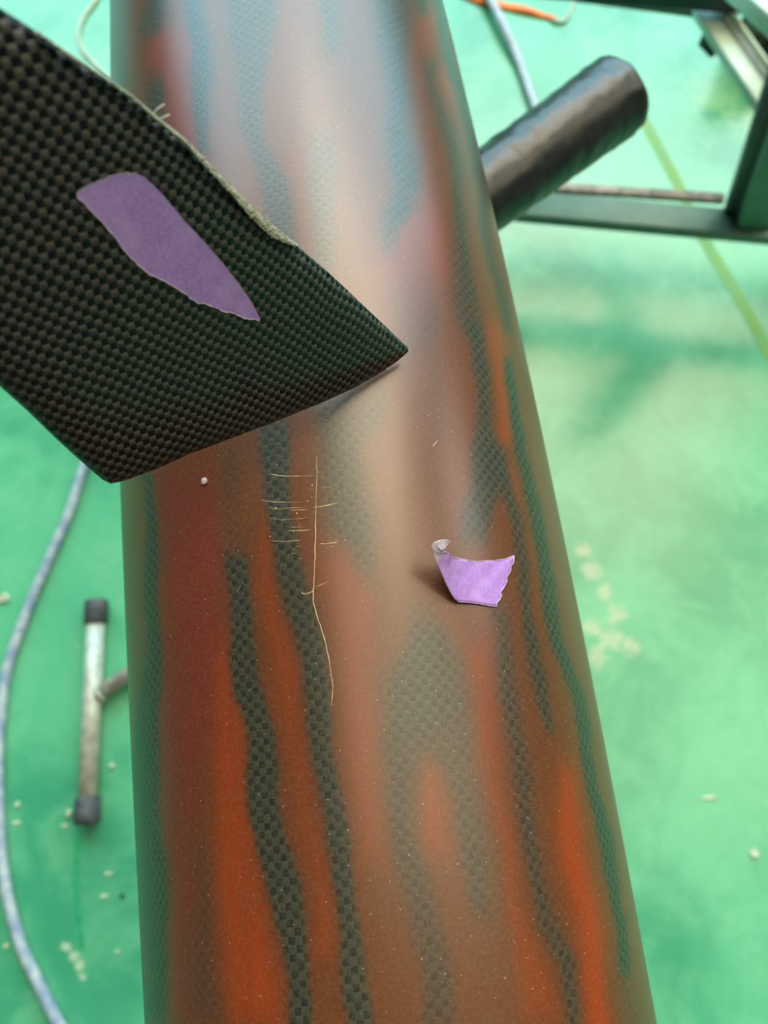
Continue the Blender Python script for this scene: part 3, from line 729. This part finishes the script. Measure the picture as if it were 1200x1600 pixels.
# ------------------------------------------------------------------ hoses, cords and cable on the floor
def floor_run(px, r, name, m, label, cat, dz=0):
    pts = catmull([on_plane(x, y, r + (dz if i < 3 else 0)) for i, (x, y) in enumerate(px)], 10); v_, f_ = sweep(pts, r, 12)
    o = obj(name, v_, f_, m); return tag(o, label, cat)
floor_run([(168,640),(150,690),(128,738),(108,800),(78,870),(48,940),(22,1010),(8,1060),(1,1120),(-3,1180),(-2,1260),(3,1340),(14,1410),(34,1480),(62,1540),(92,1600),(130,1665)], .0098, 'air_hose', MT_HOSE, 'blue-grey scuffed hose curving over the floor along the left edge', 'hose')
floor_run([(165,-30),(150,0),(132,24),(123,48),(126,72),(140,92),(160,112),(190,135),(230,160)], .0045, 'cord', MT_CORD, 'thin pale cord looping on the floor behind the upper left of the tube', 'cord')
floor_run([(745,-40),(766,0),(790,48),(812,100),(834,162),(850,205)], .0105, 'plastic_pipe', MT_CABLE, 'thin pale grey-blue pipe on the floor running behind the padded bar', 'pipe', .010)
ot = empty('strap', on_plane(800, 10)); tag(ot, 'bright orange strap on the floor at the top, with a thin pale end loop', 'strap')
def ribbon_floor(px, wd, m, name, parent, th=.004, z=.001):
    pts = catmull([on_plane(x, y, 0) for x, y in px], 8); V, F = [], []; n = len(pts)
    for i, p in enumerate(pts):
        t = (pts[min(i+1, n-1)] - pts[max(i-1, 0)]).normalized(); s = Vector((-t.y, t.x, 0)); w_ = wd[min(len(wd)-1, int(i*len(wd)/n))]/2
        zz = z + .002*math.sin(i*.5)
        V += [p+s*w_+Vector((0, 0, z)), p+s*w_+Vector((0, 0, zz+th+.002)), p-s*w_+Vector((0, 0, zz+th+.002)), p-s*w_+Vector((0, 0, z))]
    for i in range(n-1):
        for k in range(4): a = i*4; F.append((a+k, a+(k+1) % 4, a+4+(k+1) % 4, a+4+k))
    F += [(0, 1, 2, 3), tuple(4*(n-1)+k for k in range(4))]
    return obj(name, V, F, m, parent)
ribbon_floor([(700,-25),(735,-3),(760,6),(800,14),(840,24),(868,32)], [.020, .020, .021, .019, .014, .010], MT_ORANGE, 'webbing', ot)
pts = catmull([on_plane(x, y, .005) for x, y in [(862,31),(876,34),(886,28),(892,14),(896,0),(898,-20)]], 6); v_, f_ = sweep(pts, .0038, 8)
lp = obj('end_loop', v_, f_, MT_CORD, ot); lp['label'] = 'thin pale end loop'

# ------------------------------------------------------------------ green steel frame at the right
fr = empty('steel_rack', on_plane(1150, 420)); tag(fr, 'dull green welded steel frame with grey edging, beside the tube at right', 'rack')
RZ = .235
ra, rb = on_plane(690, 304, RZ), on_plane(1420, 370, RZ)
ra.z = rb.z = RZ - .012
rdir = (rb-ra).normalized(); rn = Vector((-rdir.y, rdir.x, 0))
v_, f_ = beam(ra, rb, .058, .024); obj('lower_rail', v_, f_, MT_GREEN, fr)
v_, f_ = beam(ra + rn*.036 + Vector((0, 0, .008)), on_plane(1131, 311, RZ) + Vector((0, 0, -.004)) + rn*.004, .018, .014, bev=.003); obj('edging', v_, f_, MT_EDGE, fr)
pb = on_plane(1176, 340, RZ-.005); pt_ = CP + ray(1275, 90)*1.02
v_, f_ = beam(pb, pt_, .060, .06, upv=rn); obj('post', v_, f_, MT_GREEN, fr)
pd = (pt_-pb).normalized(); sd = pd.cross(rn).normalized()
if sd.x > 0: sd = -sd
v_, f_ = beam(pb + sd*.040 + rn*.012, pt_ + sd*.040 + rn*.012, .022, .022, upv=rn, bev=.004); obj('edging', v_, f_, MT_EDGEDK, fr)
bdl = catmull([on_plane(1132, 327, RZ+.003), on_plane(1150, 333, RZ+.003), on_plane(1172, 336, RZ+.003), on_plane(1205, 338, RZ+.003)], 6)
v_, f_ = sweep([p + Vector((0, 0, .0015*math.sin(i*2.1))) for i, p in enumerate(bdl)], [.005+.001*math.sin(i*1.7) for i in range(len(bdl))], 8); obj('weld_bead', v_, f_, MT_EDGEDK, fr)
for p in (ra.lerp(rb, .03), ra.lerp(rb, .96)):
    v_, f_ = beam(Vector((p.x, p.y, 0)), Vector((p.x, p.y, RZ-.024)), .05, .05, upv=Vector((0, 1, 0))); obj('leg', v_, f_, MT_GREEN, fr)

tf = empty('steel_trestle', on_plane(1120, 40)); tag(tf, 'far dark beam with a pale green sloping brace, at the top right corner', 'frame')
TZ = .42
a, b = on_plane(540, -58, TZ), on_plane(1580, 24, TZ)
v_, f_ = beam(a, b, .05, .04); obj('cross_beam', v_, f_, MT_DARK, tf)
v_, f_ = beam(on_plane(900, -4, TZ-.05), on_plane(1112, 24, TZ-.05), .012, .012, bev=.003); obj('beam_flange', v_, f_, MT_GREEN, tf)
a, b = on_plane(1096, 10, TZ-.045), on_plane(1232, 214, TZ-.045)
v_, f_ = beam(a, b, .044, .02); obj('brace', v_, f_, MT_PALEGREEN, tf)
a, b = on_plane(1124, 12, TZ-.035), on_plane(1246, 186, TZ-.035)
v_, f_ = beam(a, b, .020, .02); obj('brace_flange', v_, f_, MT_PALE, tf)
a, b = on_plane(1137, 14, TZ-.020), on_plane(1256, 182, TZ-.020)
v_, f_ = beam(a, b, .005, .012, bev=.001); obj('brace_lip', v_, f_, MT_WHITE, tf)
a, b = on_plane(1150, -22, TZ+.12), on_plane(1262, 78, TZ+.12)
v_, f_ = beam(a, b, .035, .03); obj('upper_brace', v_, f_, MT_PALEGREEN, tf)
for p in (on_plane(1560, 20, TZ), on_plane(560, -120, TZ)):
    v_, f_ = beam(Vector((p.x, p.y, 0)), Vector((p.x, p.y, TZ)), .04, .04, upv=Vector((0, 1, 0))); obj('leg', v_, f_, MT_DARK, tf)
# dark stop on the brace
c = on_plane(1110, 70, TZ-.10); v_, f_ = beam(c + Vector((-.012, .018, 0)), c + Vector((.008, -.014, 0)), .012, .03, bev=.003); obj('rubber_stop', v_, f_, MT_BLACK, tf)

# caster wheel behind the trestle
cw = empty('caster_wheel', on_plane(1190, 60)); tag(cw, 'blurred black wheel with brown bracket behind the pale green brace, top right', 'wheel')
c = on_plane(1196, 50, .075); ax = Vector((.9, .35, 0)).normalized()
v_, f_ = lathe(c - ax*.022, c + ax*.022, [(0, .045), (.002, .064), (.008, .073), (.022, .075), (.036, .073), (.042, .064), (.044, .045)], 36); obj('tyre', v_, f_, MT_BLACK, cw)
v_, f_ = lathe(c - ax*.030, c + ax*.030, [(0, .012), (.003, .030), (.057, .030), (.060, .012)], 28); obj('hub', v_, f_, MT_BROWN, cw)
v_, f_ = beam(c - ax*.045 - Vector((0, 0, .02)), c - ax*.045 + Vector((0, 0, .085)), .045, .012, upv=ax); obj('fork', v_, f_, MT_BROWN, cw)
v_, f_ = beam(c - ax*.055 + Vector((0, 0, .09)), c + ax*.05 + Vector((0, 0, .09)), .05, .012); obj('top_plate', v_, f_, MT_BROWN, cw)
# pale block by the wheel
pp = empty('plastic_tray', on_plane(1210, 140)); tag(pp, 'pale blurred tray edge on the floor right of the pale green brace', 'tray')
c = on_plane(1240, 150, .02)
v_, f_ = beam(c + Vector((-.06, .02, 0)), c + Vector((.25, .03, 0)), .09, .04, bev=.012); obj('tray_body', v_, f_, MT_PALE, pp)
v_, f_ = beam(c + Vector((-.065, .065, .018)), c + Vector((.25, .075, .018)), .010, .012, bev=.003); obj('tray_rim', v_, f_, MT_WHITE, pp)
